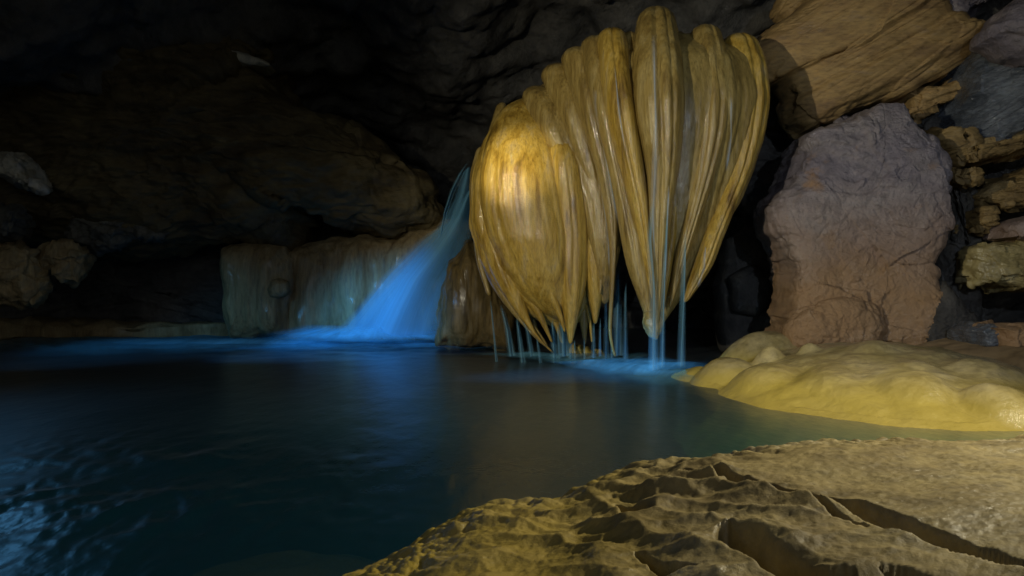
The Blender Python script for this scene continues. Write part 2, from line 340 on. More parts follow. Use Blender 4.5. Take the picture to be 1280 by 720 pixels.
lg = empty('flowstone_ledge', (X(440, 18), 18, 0), 'low olive-brown flowstone ledge behind the blue waterfall', 'flowstone')
def drape(P): return .05*ridged(P*np.array([1.1, 1.1, .2]), 2)*.6+.08*fbm(P*np.array([1.2, 1.2, .5]), 3)+.015*fbm(P*np.array([8, 8, 1.5]), 2)
rock('pillar', [(284, 312), (300, 306), (340, 305), (362, 308), (374, 322), (378, 345), (372, 380), (368, 420), (296, 420), (286, 390), (288, 365), (282, 340)], 17.6, .9, 1.2, M['ledge'], drape, lg, nang=260, nr=70, p=3)
rock('curtain', [(350, 312), (400, 308), (420, 300), (450, 297), (500, 302), (530, 292), (560, 280), (610, 280), (625, 430), (350, 430)], 17.9, .9, 1.4, M['ledge'], lambda P: drape(P)*1.6, lg, nang=320, nr=90, p=3.5)
rock('curtain', [(405, 318), (432, 305), (470, 320), (486, 360), (480, 428), (395, 428), (396, 360)], 17.9, .75, .8, M['ledge'], lambda P: drape(P)*1.4, lg, nang=240, nr=60, p=2.6)
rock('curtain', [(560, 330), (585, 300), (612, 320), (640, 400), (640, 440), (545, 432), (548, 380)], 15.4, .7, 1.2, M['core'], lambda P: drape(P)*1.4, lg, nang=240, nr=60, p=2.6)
rock('knob', [(336, 352), (350, 347), (360, 352), (362, 364), (354, 374), (340, 372), (334, 362)], 16.8, .22, .3, M['ledge'], lambda P: .02*fbm(P*4, 3), lg, nang=80, nr=24)

# ------------------------------------------------------------------ the great hanging flowstone
fsx = X(770, 12)
fs = empty('hanging_flowstone', (fsx, 12, 0), 'giant golden jellyfish-shaped flowstone with fluted ribs, hanging over the pool', 'flowstone')
def axis_right(px, py): return 11.25+.75*((px-830)/130)**2+1.0*np.clip((150-py)/150, 0, 1)**2
def axis_left(px, py): return 12.75+.7*((px-680)/100)**2+1.0*np.clip((230-py)/130, 0, 1)**2
def rib(name, pts, mix, thick, mat, off=0., grooves=(), cap=.55, ns=220, nph=110, str_amp=1., endcap=None, seed=0, flute=.045):
    """one fluted rib: pts = (py, px of the axis, half width in px) from top to bottom; mix 0 = left lobe, 1 = right cluster"""
    p = np.array(pts, float); py = np.linspace(p[0, 0], p[-1, 0], ns)
    cx = np.interp(py, p[:, 0], p[:, 1]); hw = np.interp(py, p[:, 0], p[:, 2])
    w = np.exp(-np.linspace(-2, 2, 33)**2); w /= w.sum()
    def smooth(a): e = np.concatenate([2*a[0]-a[16:0:-1], a, 2*a[-1]-a[-2:-18:-1]]); return np.convolve(e, w, 'valid')
    cx, hw = smooth(cx), np.maximum(smooth(hw), .8)
    e1 = hw[0]*cap*1.2+2; e2 = endcap if endcap else hw[-1]*1.5+1
    t1 = np.clip((py-py[0])/e1, 0, 1); t2 = np.clip((py[-1]-py)/e2, 0, 1)
    hw = hw*np.sqrt(np.maximum(1-(1-t1)**2, 1e-4))*np.sqrt(np.maximum(1-(1-t2)**2, 1e-4))
    mx = mix if np.isscalar(mix) else np.interp(py, p[:, 0], mix)
    d = (1-mx)*axis_left(cx, py)+mx*axis_right(cx, py)+off
    th = thick if np.isscalar(thick) else np.interp(py, p[:, 0], thick)
    ph = np.linspace(0, 2*np.pi, nph, endpoint=False)
    Ph, D = np.meshgrid(ph, d); HW = hw[:, None]/F*D
    rmod = np.ones_like(Ph)
    cs = np.stack([np.cos(Ph)*3.2+seed*3.1, np.sin(Ph)*3.2, np.repeat((py*.0035)[:, None], nph, 1)], -1).reshape(-1, 3)
    rmod += flute*(ridged(cs, 2)*.6+.8*ridged(cs*np.array([3.1, 3.1, 1])+5, 2)*.25).reshape(Ph.shape)
    for (g0, gw, ga) in grooves:                                # flutes cut along the rib
        rmod -= ga*np.exp(-(((Ph-g0+np.pi) % (2*np.pi)-np.pi)/gw)**2)
    cxm = cx[:, None]; pyy = py[:, None]
    Xc = X(cxm, D)+HW*np.cos(Ph)*rmod
    Yc = D-HW*(th[:, None] if not np.isscalar(th) else th)*np.sin(Ph)*rmod
    Zc = Z(pyy, D)*np.ones_like(Ph)
    V = np.stack([Xc, Yc, Zc], -1).reshape(-1, 3)
    sd = seed*7.7
    lim = np.repeat(np.clip(hw/F*d/.35, .1, 1.0), nph)
    def dsp(P):
        Q = P+sd
        return str_amp*lim*(.016*fbm(Q*np.array([2.6, 2.6, .28]), 2)+.008*ridged(Q*np.array([9, 9, .3]), 3)*.5+.006*fbm(Q*np.array([22, 22, 1.6]), 2)+.004*fbm(Q*np.array([3, 3, 2.2]), 3)+.0025*fbm(Q*np.array([9, 9, 14]), 3))
    return link(name, V, gridq(ns, nph, True), mat, fs, disp=dsp)
g, tn = M['gold'], M['tan']
H = np.pi/2
# left lobe
rib('rib', [(122, 664, 26), (150, 657, 38), (180, 654, 47), (220, 656, 56), (260, 661, 60), (300, 670, 58), (340, 680, 48), (365, 687, 38), (385, 694, 24), (402, 702, 9)], 0, .78, g, -.3, [(H+.75, .10, .04), (H-.85, .08, .05)], seed=1, nph=220, flute=.03, str_amp=.55)
rib('rib', [(150, 628, 8), (180, 619, 16), (220, 614, 22), (260, 616, 26), (300, 623, 26), (340, 633, 20), (370, 643, 13), (395, 655, 6), (418, 668, 2.5), (440, 690, 1.5)], 0, 1.1, g, -.28, [(H+.2, .12, .06)], seed=2)
rib('rib', [(183, 604, 7), (215, 598, 10), (250, 597, 10), (290, 603, 11), (325, 612, 12), (355, 624, 11), (380, 637, 7), (400, 650, 3), (425, 672, 2), (441, 692, 1.2)], 0, 1.2, tn, .15, seed=3)
rib('rib', [(128, 628, 6), (150, 622, 7), (180, 612, 6), (215, 602, 4)], 0, 1.2, tn, .5, seed=4)
rib('rib', [(200, 600, 7), (230, 594, 7), (280, 594, 5), (330, 601, 5), (370, 612, 3)], 0, 1.3, tn, .55, seed=24)
rib('rib', [(150, 698, 14), (200, 706, 19), (250, 712, 21), (300, 716, 20), (340, 716, 18), (370, 715, 15), (400, 714, 8), (430, 713, 1.8)], 0, 1.1, g, -.62, [(H, .12, .05)], seed=5)
rib('rib', [(180, 722, 10), (230, 733, 13), (280, 740, 13), (320, 743, 15), (350, 744, 13), (380, 744, 7), (405, 744, 2)], 0, 1.2, g, -.75, seed=6)
rib('rib', [(330, 648, 7), (360, 656, 6), (385, 663, 4), (410, 670, 2), (432, 684, 1.4)], 0, 1.2, tn, .25, seed=7)
rib('rib', [(320, 730, 7), (350, 731, 4), (380, 734, 3), (405, 738, 2), (428, 740, 1.2)], 0, 1.2, g, -.45, seed=8)
rib('rib', [(330, 700, 6), (370, 704, 5), (400, 709, 3), (420, 712, 1.2)], 0, 1.2, tn, -.55, seed=9)
rib('rib', [(335, 672, 8), (370, 690, 6), (400, 702, 3), (415, 706, 1)], 0, 1.2, g, -.6, seed=10)
rib('body', [(150, 655, 38), (220, 668, 74), (280, 676, 84), (330, 682, 76), (365, 690, 60), (390, 697, 42), (412, 702, 18)], 0, .62, g, .02, seed=32, nph=280, flute=.07)
rib('rib', [(270, 640, 9), (310, 648, 11), (350, 658, 10), (380, 668, 7), (410, 682, 3), (428, 690, 1.4)], 0, 1.2, g, -.28, seed=33)
rib('rib', [(300, 712, 10), (340, 724, 13), (375, 728, 10), (405, 730, 5), (430, 731, 1.4)], 0, 1.2, tn, -.25, seed=36)
rib('rib', [(300, 655, 9), (350, 674, 9), (385, 687, 6), (410, 697, 3), (430, 703, 1.3)], 0, 1.2, g, -.1, seed=37)
# the shoulder between the two
rib('rib', [(108, 672, 24), (140, 688, 29), (180, 704, 24), (230, 722, 15), (280, 733, 11), (330, 737, 6)], .25, 1.0, tn, -.32, [(H, .2, .06)], seed=11, flute=.04)
rib('rib', [(80, 698, 25), (120, 712, 26), (170, 728, 20), (230, 744, 12), (280, 755, 9), (320, 754, 6), (350, 752, 3), (368, 750, 1.2)], .5, 1.1, tn, -.22, [(H-.3, .15, .06)], seed=12, flute=.04)
rib('rib', [(60, 722, 24), (100, 734, 24), (150, 744, 18), (210, 757, 11), (270, 766, 8), (320, 767, 4), (380, 764, 2.5), (420, 762, 2), (446, 769, 1.5)], .75, 1.2, tn, -.2, [(H, .18, .08)], seed=13, flute=.05)
rib('rib', [(46, 744, 19), (90, 751, 19), (150, 760, 14), (210, 771, 10), (260, 782, 11), (300, 791, 14), (335, 797, 13), (365, 805, 10), (395, 812, 6), (412, 815, 3)], [.9, .95, 1, 1, 1, 1, 1, 1, 1, 1], 1.3, tn, -.12, [(H+.2, .15, .1)], seed=14)
# right cluster: a fluted body that runs down to the drip tip, and the ribs standing out of it
rib('body', [(44, 850, 62), (80, 855, 88), (130, 862, 90), (180, 860, 80), (230, 854, 66), (280, 848, 54), (320, 842, 41), (355, 834, 28), (385, 826, 16), (410, 819, 6)], 1, .58, M['olive'], .17, seed=30, nph=300, flute=.05)
rib('rib', [(36, 764, 15), (60, 766, 19), (110, 771, 18), (160, 779, 18), (210, 789, 15), (260, 800, 12), (310, 808, 9), (350, 813, 6), (375, 816, 2)], 1, 1.5, g, -.2, [(H+.15, .14, .12)], seed=15, flute=.04)
rib('rib', [(40, 786, 9), (90, 790, 12), (150, 796, 12), (200, 801, 10), (240, 806, 8), (280, 812, 4)], 1, 1.4, tn, .0, seed=16)
rib('rib', [(9, 819, 19), (30, 820, 24), (80, 822, 30), (130, 825, 30), (170, 827, 26), (210, 829, 20), (250, 827, 15), (300, 825, 11), (350, 824, 8), (385, 821, 6), (410, 819, 3)], 1, 1.1, tn, -.45, [(H+.22, .18, .2), (H-.35, .1, .05)], seed=17, nph=170, flute=.035)
rib('rib', [(32, 880, 16), (70, 885, 22), (120, 891, 23), (170, 888, 20), (220, 879, 14), (270, 866, 10), (320, 852, 8), (360, 843, 4), (385, 837, 1.5)], 1, 1.3, tn, -.28, [(H-.2, .16, .1), (H+.5, .1, .06)], seed=18, nph=150, flute=.04)
rib('rib', [(60, 859, 8), (120, 862, 10), (180, 858, 11), (240, 850, 9), (300, 842, 7), (350, 835, 3)], 1, 1.2, g, .02, seed=19)
rib('rib', [(43, 920, 18), (80, 930, 25), (130, 935, 25), (180, 930, 21), (220, 921, 16), (260, 906, 12), (300, 890, 12), (330, 880, 12), (355, 868, 8), (378, 856, 3)], 1, 1.3, g, -.32, [(H-.1, .14, .1), (H-.6, .1, .07)], seed=20, nph=150, flute=.04)
rib('rib', [(70, 950, 5), (110, 953, 6), (160, 949, 7), (210, 937, 6), (250, 923, 4), (285, 902, 3)], 1, 1.6, tn, .15, seed=21)
rib('rib', [(120, 907, 8), (190, 904, 8), (240, 894, 8), (290, 876, 6), (340, 858, 3)], 1, 1.2, tn, .02, seed=22)
rib('rib', [(230, 868, 6), (280, 858, 6), (330, 846, 5), (372, 836, 2)], 1, 1.3, g, -.08, seed=25)
rib('rib', [(240, 812, 8), (290, 814, 8), (340, 816, 6), (380, 817, 3)], 1, 1.2, g, -.18, seed=26)
rib('rib', [(250, 843, 6), (300, 839, 6), (350, 832, 5), (390, 826, 3)], 1, 1.4, g, -.15, seed=23)
rib('body', [(100, 702, 38), (140, 718, 46), (200, 738, 38), (250, 752, 28), (300, 757, 20), (345, 757, 10), (380, 756, 4)], [.3, .4, .55, .65, .7, .7, .6], .8, tn, .12, seed=31, nph=220, flute=.05)
rock('drip_tip', [(806, 392), (818, 388), (828, 398), (826, 418), (820, 426), (812, 424), (803, 408)], 11.0, .22, .22, tn, lambda P: .02*fbm(P*6, 3), fs, nang=100, nr=30)
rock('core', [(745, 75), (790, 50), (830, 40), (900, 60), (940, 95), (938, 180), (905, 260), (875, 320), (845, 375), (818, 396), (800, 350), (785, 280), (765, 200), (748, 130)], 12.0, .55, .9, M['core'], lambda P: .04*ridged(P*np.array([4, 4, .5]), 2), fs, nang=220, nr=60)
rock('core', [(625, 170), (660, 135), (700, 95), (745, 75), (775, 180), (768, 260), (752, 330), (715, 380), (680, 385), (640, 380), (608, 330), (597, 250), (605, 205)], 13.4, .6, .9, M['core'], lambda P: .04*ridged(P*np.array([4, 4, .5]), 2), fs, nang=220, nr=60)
# hollow, broken base rock in the pool below the lobe
tag(rock('base_rock', [(706, 440), (716, 428), (736, 434), (744, 442), (752, 434), (760, 446), (758, 456), (706, 456)], 13.6, .2, .3, M['mound'], lambda P: .03*fbm(P*5, 3), nang=120, nr=30), 'small yellow stub of rock just above the water under the hanging flowstone', 'rock')

# dim formation behind it on the right
bf = empty('back_flowstone', (X(930, 14.5), 14.5, 0), 'dim brown draped flowstone in the shadow between golden flowstone and violet boulder', 'flowstone')
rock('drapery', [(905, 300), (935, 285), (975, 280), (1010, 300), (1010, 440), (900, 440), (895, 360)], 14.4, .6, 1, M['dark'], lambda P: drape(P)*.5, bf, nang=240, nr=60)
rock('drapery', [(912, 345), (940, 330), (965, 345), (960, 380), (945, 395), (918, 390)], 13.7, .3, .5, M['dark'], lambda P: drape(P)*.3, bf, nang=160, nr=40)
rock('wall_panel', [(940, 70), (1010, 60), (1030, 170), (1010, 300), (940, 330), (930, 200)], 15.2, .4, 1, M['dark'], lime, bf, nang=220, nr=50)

# ------------------------------------------------------------------ rocks on the right
sl_ = strata((-.5, -.15, .86), 2.6, .075, .2); sl2 = strata((-.5, -.15, .86), 9, .018, .25)
RS = np.array([[.86, 0, .5], [0, 1, 0], [-.5, 0, .86]])
def slab_d(P):
    q = P@RS.T; return .10*fbm(P*.45, 3)+sl_(P)+sl2(P)+.05*facet(q*np.array([.6, 1, 1.3]), 1.1)+.02*ridged(q*np.array([.8, 2, 6]), 4)*.6+.025*crack(q*np.array([.25, .6, 2.2]), .03)
tag(rock('rock_slab', [(1024, -6), (985, 22), (944, 58), (952, 104), (974, 92), (984, 116), (994, 146), (1003, 168), (1038, 152), (1060, 138), (1086, 128), (1125, 128), (1148, 112), (1180, 108), (1206, 84), (1212, 62), (1229, 44), (1196, 40), (1182, 28), (1168, -6), (1100, -60), (1060, -50)],
         12.5, .6, 1.2, M['slab'], slab_d, tilt=(-.0012, .002), nang=380, nr=120, p=3.5), 'big ochre slab with slanting bedding lines, leaning above the violet boulder', 'rock')
tag(rock('rock_slab', [(974, 10), (985, -8), (1020, -20), (1016, 6), (1000, 16), (988, 27)], 13.6, .3, .6, M['slab'], slab_d, nang=140, nr=40), 'small ochre rock chip at the top edge, left of the big slab', 'rock')
def boulder_d(P):
    w = P+.18*np.stack([fbm(P*1.3, 2), fbm(P*1.3+9, 2), fbm(P*1.3+4, 2)], 1)
    return .07*fbm(P*.6, 3)+.07*facet(w, .7)+.03*facet(w*np.array([1, 1, 1.6]), 2.1, 5)+.008*facet(w, 7, 2)+.012*crack(w*np.array([.6, .6, 1.6]), .025)+.022*ridged(w*np.array([1.2, 2, 3]), 5)*.6+.008*facet(w*np.array([1, 1, 1.9]), 4.2, 4)+.016*fbm(P*9, 5)*sstep(-.3, .4, pn(P*1.1+3))+.10*facet(P+.3*(w-P), .62, 8)
def rubble(P):
    w = P+.10*np.stack([fbm(P*2, 2), fbm(P*2+9, 2), fbm(P*2+4, 2)], 1)
    return .13*facet(w, 1.3)+.035*facet(w*np.array([.7, 1, 2.2]), 3.2, 3)+.010*facet(w*np.array([.7, 1, 2.4]), 7, 3)+.006*fbm(P*14, 3)+.022*ridged(P*np.array([1.5, 2, 6]), 3)*.5
pb = tag(rock('boulder', [(1086, 130), (1104, 122), (1122, 125), (1126, 150), (1142, 162), (1160, 174), (1170, 200), (1170, 250), (1164, 300), (1156, 335), (1166, 372), (1184, 425), (1150, 440), (1060, 440), (980, 434), (980, 390), (986, 345), (972, 312), (958, 282), (956, 256), (978, 236), (990, 214), (990, 186), (1012, 164), (1050, 150), (1074, 146)],
              11.4, .5, 1.3, M['purple'], boulder_d, tilt=(-.001, -.0012), nang=460, nr=150, p=6, shrink=.955, jit=8), 'large violet-brown boulder standing behind the yellow mound', 'boulder')
tag(rock('boulder', [(985, 436), (984, 410), (1002, 386), (1036, 368), (1072, 366), (1098, 384), (1106, 410), (1096, 440), (1000, 440)], 10.95, .34, .5, M['purple'], lambda P: .05*fbm(P*1.6, 3)+.02*fbm(P*8, 4)+.02*facet(P, 5), nang=220, nr=60), 'rounded wet foot of rock at the base of the violet boulder', 'boulder')
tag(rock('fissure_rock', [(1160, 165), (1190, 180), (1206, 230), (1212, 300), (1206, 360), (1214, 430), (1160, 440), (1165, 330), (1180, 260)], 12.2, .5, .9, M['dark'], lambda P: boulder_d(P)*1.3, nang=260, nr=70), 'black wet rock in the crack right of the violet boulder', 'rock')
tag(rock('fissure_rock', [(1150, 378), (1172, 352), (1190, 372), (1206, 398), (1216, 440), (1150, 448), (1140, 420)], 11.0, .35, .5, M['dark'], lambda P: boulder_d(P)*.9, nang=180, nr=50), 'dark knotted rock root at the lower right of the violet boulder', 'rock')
tag(rock('slate_block', [(1206, 78), (1222, 62), (1252, 52), (1300, 40), (1330, 120), (1290, 150), (1258, 168), (1226, 184), (1198, 184), (1196, 150), (1212, 118)], 11.45, .45, .9, M['slate'],
         lambda P: .05*fbm(P*.8, 3)+strata((-.5, .1, .87), 8, .055, .3)(P)+.05*facet(P, 1.3)+.03*ridged((P@np.array([[.87, 0, .5], [0, 1, 0], [-.5, 0, .87]]).T)*np.array([1.2, 1.5, 8]), 3), tilt=(-.0105, 0), nang=340, nr=110, p=6), 'wet blue-grey ridged slate block at the right edge', 'rock')
tag(rock('boulder', [(1230, 52), (1234, 34), (1252, 14), (1284, -8), (1340, -20), (1340, 70), (1284, 82), (1256, 68), (1244, 56)], 10.8, .5, .8, M['purple'], lambda P: boulder_d(P)*.5+strata((.2, 0, 1), 6, .02)(P), nang=220, nr=60), 'smooth grey-brown rock at the top right corner', 'boulder')
for pts, d, mt, lb in [
    ([(1166, -8), (1200, -12), (1236, -8), (1226, 10), (1200, 20), (1186, 34), (1174, 22)], 12.3, 'purple', 'small violet-grey rock at the top edge beside the big slab'),
    ([(1186, 18), (1216, 14), (1240, 4), (1256, 6), (1236, 40), (1214, 46), (1190, 38)], 12.9, 'dark', 'dark shadowed rock between big slab and top right corner rock'),
    ([(1146, 116), (1176, 112), (1200, 92), (1214, 104), (1196, 124), (1170, 138), (1140, 152), (1128, 144)], 12.5, 'slab', 'thin ochre ledge under the right end of the big slab'),
    ([(1124, 148), (1150, 136), (1180, 132), (1200, 148), (1190, 172), (1150, 172)], 12.9, 'dark', 'dark broken rock in the gap below the big slab'),
    ([(1164, 178), (1176, 164), (1194, 172), (1204, 166), (1206, 184), (1194, 204), (1180, 196)], 11.8, 'brown', 'split ochre rock chip left of the wet slate'),
    ([(1190, 196), (1226, 184), (1262, 168), (1330, 140), (1330, 176), (1270, 190), (1222, 202), (1196, 206)], 11.5, 'brown', 'ochre ledge running below the wet slate'),
    ([(1186, 214), (1206, 218), (1216, 230), (1202, 236), (1188, 228)], 11.6, 'brown', 'small brown plate wedged in the dark gap'),
    ([(1212, 246), (1236, 232), (1262, 228), (1320, 206), (1320, 256), (1264, 262), (1232, 260)], 11.9, 'brown', 'crumbling brown ledge in the middle of the right edge'),
    ([(1214, 262), (1232, 266), (1236, 284), (1222, 296), (1206, 290)], 11.6, 'brown', 'small rounded brown lump beside the dark crack'),
    ([(1250, 300), (1256, 284), (1278, 274), (1320, 270), (1320, 302)], 11.1, 'purple', 'blue-grey stone resting on the yellow ledge'),
    ([(1208, 312), (1220, 302), (1260, 300), (1330, 298), (1330, 362), (1260, 362), (1210, 358)], 11.3, 'mound', 'yellow-brown pitted ledge above the dark hollow at the right edge'),
    ([(1214, 412), (1224, 404), (1240, 408), (1246, 424), (1234, 434), (1216, 430)], 9.9, 'slate', 'blue-grey cobble at the foot of the dark root'),
    ([(1240, 410), (1262, 402), (1310, 404), (1320, 450), (1250, 446)], 9.6, 'purple', 'pale violet-grey cobble at the right edge'),
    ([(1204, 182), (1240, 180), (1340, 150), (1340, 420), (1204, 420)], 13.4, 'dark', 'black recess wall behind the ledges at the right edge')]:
    amp = .07 if mt in ('brown', 'slab') else .045
    tag(rock('ledge_rock' if mt in ('brown', 'slab', 'mound') else 'loose_rock', pts, d, .35, .7, M[mt], lambda P: rubble(P)*(.45 if 'cobble' in lb or 'stone' in lb else 1)+(strata((-.35, 0, .9), 6, .04)(P) if mt in ('brown', 'slab') else 0), nang=240, nr=70, p=4), lb, 'rock')

# ------------------------------------------------------------------ yellow mound and mud bank (height fields over the pool floor)
def hfield(name, xs, ys, hfun, mat, base=None, drop=None):
    """solid shelf: top from hfun, walls down to the pool floor"""
    n, m = xs.shape; h = hfun(xs.ravel(), ys.ravel())
    V = np.stack([xs.ravel(), ys.ravel(), h], 1)
    return V, gridq(n, m)
def dome(x, y, cx, cy, rx, ry, h, ang=0, p=2.):
    c, s = math.cos(ang), math.sin(ang); u = ((x-cx)*c+(y-cy)*s)/rx; v = (-(x-cx)*s+(y-cy)*c)/ry
    r = np.sqrt(u*u+v*v); return h*(1-r**p)
def mound_h(x, y):
    P = np.stack([x, y, 0*x], 1); wx = x+.08*pn(P*1.3); wy = y+.12*pn(P*1.1+5)
    a = dome(wx, wy, 4.9, 9.6, 2.2, 3.0, .56, R(-20), 2.2)
    h = a
    for (cx, cy, rx, ry, hh, an) in [(2.62, 10.5, .34, .4, .18, 0), (3.0, 9.9, .55, .7, .36, .2), (3.9, 11.2, .9, .7, .66, 0), (3.2, 8.9, .6, .75, .40, .3), (3.62, 8.3, .62, .7, .40, .2), (4.2, 7.7, .62, .7, .42, .1), (4.75, 7.25, .5, .6, .36, .1),
            (3.45, 9.75, .36, .3, .54, .2), (3.95, 9.7, .34, .28, .58, .1), (4.6, 9.2, .9, .8, .66, .3), (5.2, 8.2, .8, .8, .52, 0), (5.9, 7.6, .6, .7, .4, 0)]:
        h = smax(h, dome(wx, wy, cx, cy, rx, ry, hh*1.0, an, 2.1), .06)
    cr = .03*np.abs(pn(P*np.array([.9, .7, 1])+3))
    h = h+.02*fbm(P*2.0, 4)+.016*ridged(P*np.array([2.2, 2.2, 1])+.3*pn(P*1.5)[:, None], 4)*.6+.004*fbm(P*12, 2)-.03*np.exp(-(cr/.006)**2)*(h > .05)
    return np.maximum(h, -1.9)
gx, gy = np.meshgrid(np.linspace(1.9, 7.6, 330), np.linspace(5.6, 13, 330))
V, Q = hfield('x', gx, gy, mound_h, None)
tag(link('flowstone_mound', V, Q, M['mound'], base=(4.5, 9, 0)), 'low rounded yellow flowstone mound rising from the pool at the right', 'flowstone')
def bank_h(x, y):
    P = np.stack([x, y, 0*x], 1)
    return np.maximum(dome(x, y, 8.2, 10.2, 3.6, 3.6, .72, 0, 2.6)+.05*fbm(P*.9, 4)+.01*fbm(P*5, 2), -1.9)
gx, gy = np.meshgrid(np.linspace(4.2, 12, 160), np.linspace(6, 14.5, 160))
V, Q = hfield('x', gx, gy, bank_h, None)
tag(link('mud_bank', V, Q, M['sand'], base=(8, 10, 0)), kind='structure')

# ------------------------------------------------------------------ scalloped rock in the foreground
edge = [ground(330, 800, 0), ground(440, 722, 0), ground(505, 672, .10), ground(560, 634, .18), ground(610, 616, .22), ground(690, 614, .24), ground(740, 594, .30), ground(790, 575, .36), ground(860, 566, .42), ground(950, 549, .48), ground(1100, 539, .53), ground(1240, 538, .54), ground(1300, 522, .55), ground(1500, 500, .55)]
ex = np.array([e[0] for e in edge]); ey = np.array([e[1] for e in edge])
def poly_dist(x, y, pts):
    p = np.array(pts); best = np.full(len(x), 1e9); sg = np.zeros(len(x)); tt = np.zeros(len(x)); L = 0
    seg = np.hypot(*np.diff(p, axis=0).T); tot = seg.sum()
    for k in range(len(p)-1):
        a, b = p[k], p[k+1]; dx, dy = b-a; t = np.clip(((x-a[0])*dx+(y-a[1])*dy)/(dx*dx+dy*dy), 0, 1)
        qx, qy = x-a[0]-t*dx, y-a[1]-t*dy; d = np.hypot(qx, qy); m = d < best
        best = np.where(m, d, best); sg = np.where(m, np.sign(dx*qy-dy*qx), sg); tt = np.where(m, (L+t*seg[k])/tot, tt); L += seg[k]
    return best*sg, tt
CREV = [  # centre line in the photo, half width (m), depth (m)
    ([(850, 570), (890, 579), (935, 596), (985, 611), (1060, 628), (1110, 650), (1170, 678), (1240, 704), (1340, 750)], .065, .28),
    ([(905, 636), (940, 660), (980, 680), (1030, 698), (1070, 700)], .10, .28),
    ([(1010, 622), (1050, 640), (1085, 658)], .03, .06),
    ([(770, 588), (800, 604), (822, 612)], .045, .12), ([(690, 648), (720, 668), (760, 684), (800, 686)], .055, .14),
    ([(560, 672), (600, 668), (650, 676), (668, 688)], .075, .18),
    ([(700, 690), (760, 712), (820, 730)], .05, .14), ([(860, 690), (920, 716), (980, 735)], .05, .14), ([(1100, 700), (1150, 716), (1190, 735)], .04, .12),
    ([(795, 640), (835, 664), (870, 672)], .045, .12)]
CREV = [([ground(px, py, .50) for px, py in pts], w, dp) for pts, w, dp in CREV]
def fore_h(x, y):
    P = np.stack([x, y, 0*x], 1)
    d, _ = poly_dist(x, y, np.stack([ex, ey], 1)); d = -d            # > 0 on the land side
    d = d+.03+.33*sstep(-.9, .3, x)+.05*pn(P*1.6)
    lvl = np.interp(x, [-1.3, -.8, -.13, .25, .65, .94, 1.34, 2, 5], [.0, .08, .27, .30, .42, .49, .55, .60, .62])
    h = lvl*(1-np.exp(-np.clip(d, 0, 9)/.22))+np.where(d < 0, d*1.5, 0)
    h += .035*fbm(P*1.1+2, 3)
    wp = P+.06*np.stack([fbm(P*2.2, 2), fbm(P*2.2+7, 2), 0*x], 1)
    c, s = math.cos(R(-38)), math.sin(R(-38))
    u = wp[:, 0]*c+wp[:, 1]*s; v = -wp[:, 0]*s+wp[:, 1]*c
    big = sstep(.9, -.2, x-.55*(y-3.0)-.2)*.0+np.exp(-((x-.9)/1.0)**2-((y-3.1)/.75)**2)
    a1, b1, _ = worley(np.stack([u*4.5, v*8.5, 0*u], 1)); a2, b2, _ = worley(np.stack([u*14, v*23, 0*u+3], 1)); a3, b3, _ = worley(np.stack([u*34, v*50, 0*u+3], 1))
    calm = sstep(0, .3, x-1.02-.32*(2.9-y))*sstep(4.0, 3.2, y)         # smooth worn patch on the right
    land = sstep(-.05, .2, d); fine = np.clip(sstep(1.0, .35, d)+.25*sstep(-.2, .5, pn(P*1.7+11)), .12, 1)   # dimpled near the water, smoother inland
    cup = 1-np.exp(-(a1*1.25)**3)                                    # scooped cups with rounded rims
    h += land*(.075*cup*(.35+.9*big)*(1-.95*calm)-.034*(a2**2)*(1-.7*calm)*fine-.009*(a3**2)*(1-.5*calm)*(.3+.7*fine)-.02)
    h -= land*.02*sstep(.1, .6, pn(np.stack([u*2.2, v*5, 0*u+9], 1)))*(1-calm)
    h += .004*fbm(P*25, 3)
    for pts, w, dp in CREV:
        sd, t = poly_dist(x+.015*pn(P*7), y+.015*pn(P*7+3), pts); ww = w*np.clip(np.sin(np.pi*np.clip(t, .04, .96))**.6, .1, 1)*(1+.7*pn(P*3.1+5))
        q = sd/ww                                                     # + = far side of the crack: steep wall; - = gentle side
        cut = np.where(q > 0, sstep(.6, .1, q), sstep(-1.25, 0, q)); h = h-dp*cut*np.sin(np.pi*np.clip(t, .0, 1))**.5
    return np.maximum(h, -1.9)
yy = np.concatenate([np.linspace(1.2, 2.2, 60)[:-1], 2.2*(5.9/2.2)**np.linspace(0, 1, 460)]); aa = np.linspace(-.55, 1.15, 760)
Yg, Ag = np.meshgrid(yy, aa, indexing='ij')
V, Q = hfield('x', Yg*Ag, Yg, fore_h, None)
tag(link('scalloped_rock', V, Q, M['scallop'], base=(1.2, 3.2, 0)), 'broad ochre scalloped limestone shelf in the foreground with dark crevices', 'rock')
def sunk_h(x, y):
    P = np.stack([x, y, 0*x], 1); return np.maximum(dome(x, y, -1.1, 3.6, 1.15, .8, 1.84, .2, 4.0)-1.9+.06*fbm(P*1.5, 3), -1.95)
gx, gy = np.meshgrid(np.linspace(-2.7, .4, 120), np.linspace(2.4, 4.8, 120))
V, Q = hfield('x', gx, gy, sunk_h, None)
tag(link('sunken_rock', V, Q, M['mound'], base=(-1.2, 3, -1.9)), 'yellow rock lying blurred under the water at the bottom, left of the foreground shelf', 'rock')

